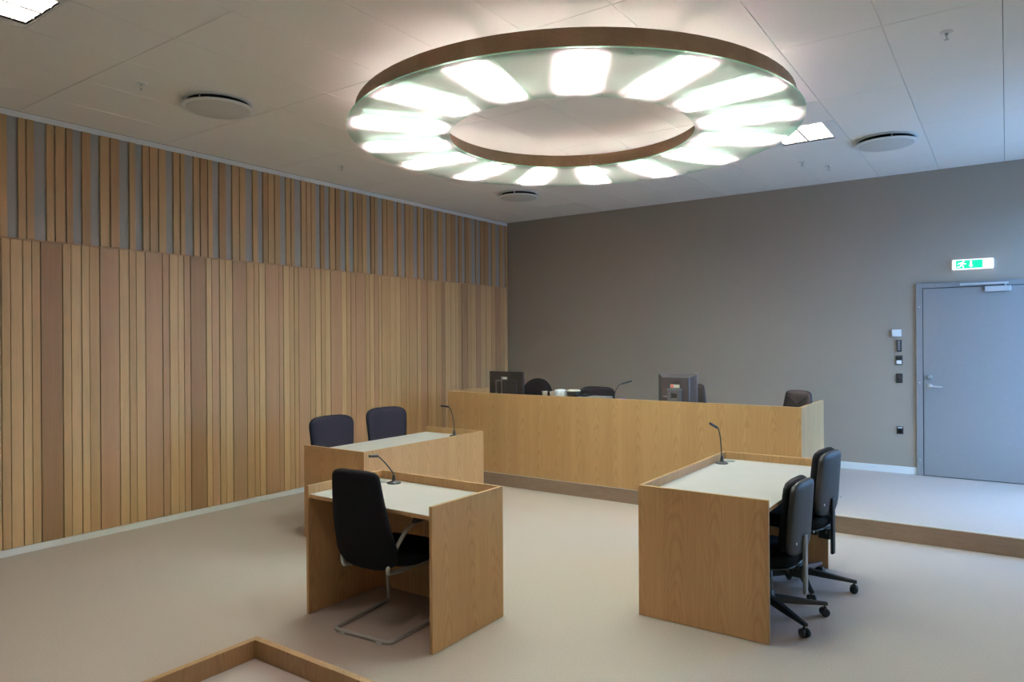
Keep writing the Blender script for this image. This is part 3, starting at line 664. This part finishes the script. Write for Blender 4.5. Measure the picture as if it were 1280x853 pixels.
def star_base(t, rot=0., R=.34):
    hub = MB().lathe([(.034, .085), (.045, .10), (.045, .125), (.03, .14), (.03, .16)], seg=20).build('base_hub', PLASTIC, t)
    a = MB(); prof = lambda x, hw, z0, z1: [(x, -hw, z0), (x, hw, z0), (x, hw * .8, z1), (x, -hw * .8, z1)]
    a.loft([prof(.03, .026, .088, .132), (prof(.15, .022, .078, .115)), prof(R - .04, .017, .070, .092), prof(R + .018, .014, .066, .086)], 0, False)
    arm0 = None
    cs = MB()
    for sgn in (-1, 1):
        cs.lathe([(0, 0), (.021, 0), (.026, .004), (.026, .016), (.021, .020), (0, .020)], seg=20, M=Matrix.Translation((R, sgn * .007 if sgn > 0 else -.027, .0265)) @ Matrix.Rotation(-pi / 2, 4, 'X'))
    cs.box(R - .012, -.006, .03, R + .012, .006, .056).cyl((R, 0, .05), (R, 0, .075), .006, 8)
    for k in range(5):
        ang = rot + 2 * pi * k / 5
        if arm0 is None:
            arm = arm0 = a.build('base_arm', PLASTIC, t, bevel=.004); c0 = cs.build('caster', PLASTIC, arm); c0.location = (0, 0, 0)
        else:
            arm = inst(arm0, t); q = c0.copy(); C.objects.link(q); q.parent = arm
        arm.rotation_euler = (0, 0, ang)
    return hub
def task_chair(label, loc, rotz, kind, seat=.46, lo=.44, hi=.89, base_rot=0., group='black swivel chairs', fabric=FABRIC, lever=False, tilt=.05):
    """local front = +y"""
    t = thing('swivel_chair', label, 'chair', loc, rotz, group)
    star_base(t, base_rot)
    MB().cyl((0, 0, .15), (0, 0, .30), .026, 16).cyl((0, 0, .30), (0, 0, seat - .10), .015, 14).build('gas_column', PLASTIC, t)
    MB().box(-.085, -.15, seat - .135, .085, .11, seat - .085).box(-.05, -.20, seat - .125, .05, -.15, seat - .09).build('mechanism', PLASTIC, t, bevel=.01)
    seat_mesh(.235, .225, seat, .075).build('seat', fabric, t)
    seat_mesh(.225, .215, seat - .072, .02).build('seat_pan', PLASTIC, t)
    yb = -.155 if kind == 'shell' else -.235
    if kind == 'shell':
        curved_back(outline(lo + .01, hi, .205, .185, yb + .012, yb - .035 + .012, .030, rb=.10, rt=.09), curve=.012).build('back_cushion', fabric, t)
        curved_back(outline(lo, hi - .012, .215, .190, yb - .030, yb - .035 - .030, .026, rb=.12, rt=.08), curve=.014).build('back_shell', SHELL, t)
        m = MB().box(-.024, yb - .078, seat - .26, .024, yb - .058, lo + .12); m.build('back_post', GREYP if lever else SHELL, t, bevel=.006)
        MB().box(-.04, yb - .062, seat - .16, .04, -.14, seat - .095).build('post_bracket', PLASTIC, t, bevel=.006)
        MB().lathe([(.0, 0), (.016, 0), (.016, .03), (0, .034)], seg=14, M=Matrix.Translation((.045, yb - .05, seat - .12)) @ Matrix.Rotation(pi / 2, 4, 'Y')).build('tension_knob', PLASTIC, t)
        for sx in (-1, 1): MB().lathe([(0, 0), (.008, 0), (.007, .004), (0, .005)], seg=10, M=Matrix.Translation((sx * .165, yb - .068, lo + .1)) @ RX).build('shell_screw', ALU, t)
    else:
        if kind == 'round':      # tall upholstered back with an arched top
            S = outline(lo, hi, .215, .262, yb - .02, yb - .02 - tilt, .038, top=3.4, rb=.12, rt=.13, n=22)
        elif kind == 'arch':
            S = outline(lo, hi, .235, .25, yb - .02, yb - .02 - tilt, .035, top=2.0, rb=.12, rt=.24, n=20)
        else:                    # leather, narrower at the top
            S = outline(lo, hi, .235, .135, yb - .02, yb - .02 - tilt, .032, top=3.2, rb=.1, rt=.05, n=18)
        curved_back(S, curve=.02).build('backrest', fabric, t)
        MB().box(-.03, yb - .085, seat - .14, .03, yb - .062, lo + .16).box(-.03, yb - .085, seat - .14, .03, -.14, seat - .10).build('back_post', PLASTIC, t, bevel=.006)
        if kind == 'leather':    # V-shaped seam on the front of the back
            zz = hi - .11
            yf = lambda z: yb - .02 - tilt * (z - lo) / (hi - lo) + .034
            P = [(-.125, yf(zz + .045) + .003, zz + .043), (-.08, yf(zz + .03) - .0, zz + .03), (0, yf(zz - .03), zz - .035), (.08, yf(zz + .03), zz + .03), (.125, yf(zz + .045) + .003, zz + .043)]
            MB().tube(P, .0045, 6).build('seam', INK, t)
    if lever:
        MB().tube(smooth_path([(.10, -.04, seat - .11), (.20, -.05, seat - .13), (.235, -.05, seat - .17), (.24, -.05, seat - .20)]), .006, 8).build('lever', PLASTIC, t)
        MB().lathe([(0, 0), (.012, .004), (.024, .028), (.026, .048), (.016, .074), (.008, .09), (0, .09)], (.24, -.05, seat - .275), 16).build('lever_bulb', PLASTIC, t)
    return t
SG = 'shell backed swivel chairs at the long desk'
task_chair('nearer shell backed swivel chair right of the long oak desk, lower back', (-1.215, 4.46, 0), pi / 2 - radians(4), 'shell', .44, .415, .875, radians(-126), SG, lever=True)
task_chair('farther shell backed swivel chair right of the long oak desk, raised back', (-1.185, 5.13, 0), pi / 2 - radians(7), 'shell', .52, .515, .965, radians(-76), SG)
NG = 'navy chairs behind the desk by the plank wall'
task_chair('navy chair nearer the camera behind the desk by the plank wall', (-5.04, 4.53, 0), -pi / 2 - radians(4), 'round', .47, .42, 1.0, radians(0), NG, BLUEFAB)
task_chair('navy chair farther along behind the desk by the plank wall', (-5.02, 5.22, 0), -pi / 2 - radians(8), 'round', .48, .44, 1.025, radians(20), NG, BLUEFAB)
BG = 'dark chairs behind the judges bench'
task_chair('round backed black chair right of the thin monitor behind the bench', (-5.14, 7.62, HS), pi, 'arch', .46, .44, 1.055, .3, BG)
task_chair('low black chair behind the pot and folder on the bench', (-4.24, 7.62, HS), pi, 'round', .42, .40, .972, .1, BG)
task_chair('grey black leather chair mostly hidden behind the deep monitor', (-3.03, 7.62, HS), pi - radians(8), 'leather', .46, .44, 1.05, .5, BG, LEATHER)
task_chair('black leather chair with V seam at the right end of the bench', (-1.895, 7.62, HS), pi - radians(14), 'leather', .44, .42, 1.012, .2, BG, LEATHER)

# cantilever chair with steel frame
def cantilever():
    t = thing('cantilever_chair', 'black upholstered chair on bent steel frame at the small witness desk', 'chair', (-3.05, 3.05, 0), radians(5))
    r = .0125
    def side(s):
        a = -.02
        return [(a + s * .10, -.235, r), (a + s * .205, -.235, r), (a + s * .213, -.19, r), (a + s * .232, .24, r), (a + s * .235, .29, r), (a + s * .235, .285, .06), (a + s * .23, .265, .35), (a + s * .225, .25, .380), (s * .215, .20, .384),
                (s * .18, -.05, .384), (s * .165, -.18, .384), (s * .166, -.232, .40), (s * .19, -.20, .50), (s * .215, -.13, .61), (s * .228, -.085, .643), (s * .236, -.01, .658), (s * .238, .10, .66)]
    P = [Vector(p) for p in side(-1)[::-1]] + [Vector(p) for p in side(1)]
    MB().tube(smooth_path(P, 3), r, 12).build('frame', STEEL, t, label='bent satin steel tube frame')
    for s in (-1, 1):
        m = MB(); L = []
        for y_, hw, z0_, z1_ in ((-.075, .012, .654, .676), (-.055, .021, .650, .684), (.05, .023, .652, .684), (.17, .022, .652, .680), (.19, .014, .656, .674)):
            L.append([(s * .238 + hw * cos(k * pi / 6), y_, (z0_ + z1_) / 2 + (z1_ - z0_) / 2 * sin(k * pi / 6)) for k in range(12)])
        m.loft(L, 0, True).build('armrest', PLASTIC, t)
        for yy in (-.10, ):
            MB().box(-.02 + s * .14 - .018, -.25, 0.0, -.02 + s * .14 + .018, -.222, .008).build('floor_glide', WHITEP, t)
    seat_mesh(.235, .205, .475, .07, yc=.07).build('seat', FABRIC, t)
    seat_mesh(.225, .19, .405, .008, yc=.07).build('seat_board', PLASTIC, t)
    S = outline(.395, .985, .24, .165, -.205, -.325, .036, bot=2.6, top=4.2, rb=.14, rt=.07, n=24)
    S = [(z, yc - .02 * sin((z - .395) / .59 * pi), hw, ht) for z, yc, hw, ht in S]
    curved_back(S, curve=.03, e=3.).build('backrest', FABRIC, t, (.012, 0, 0))
cantilever()
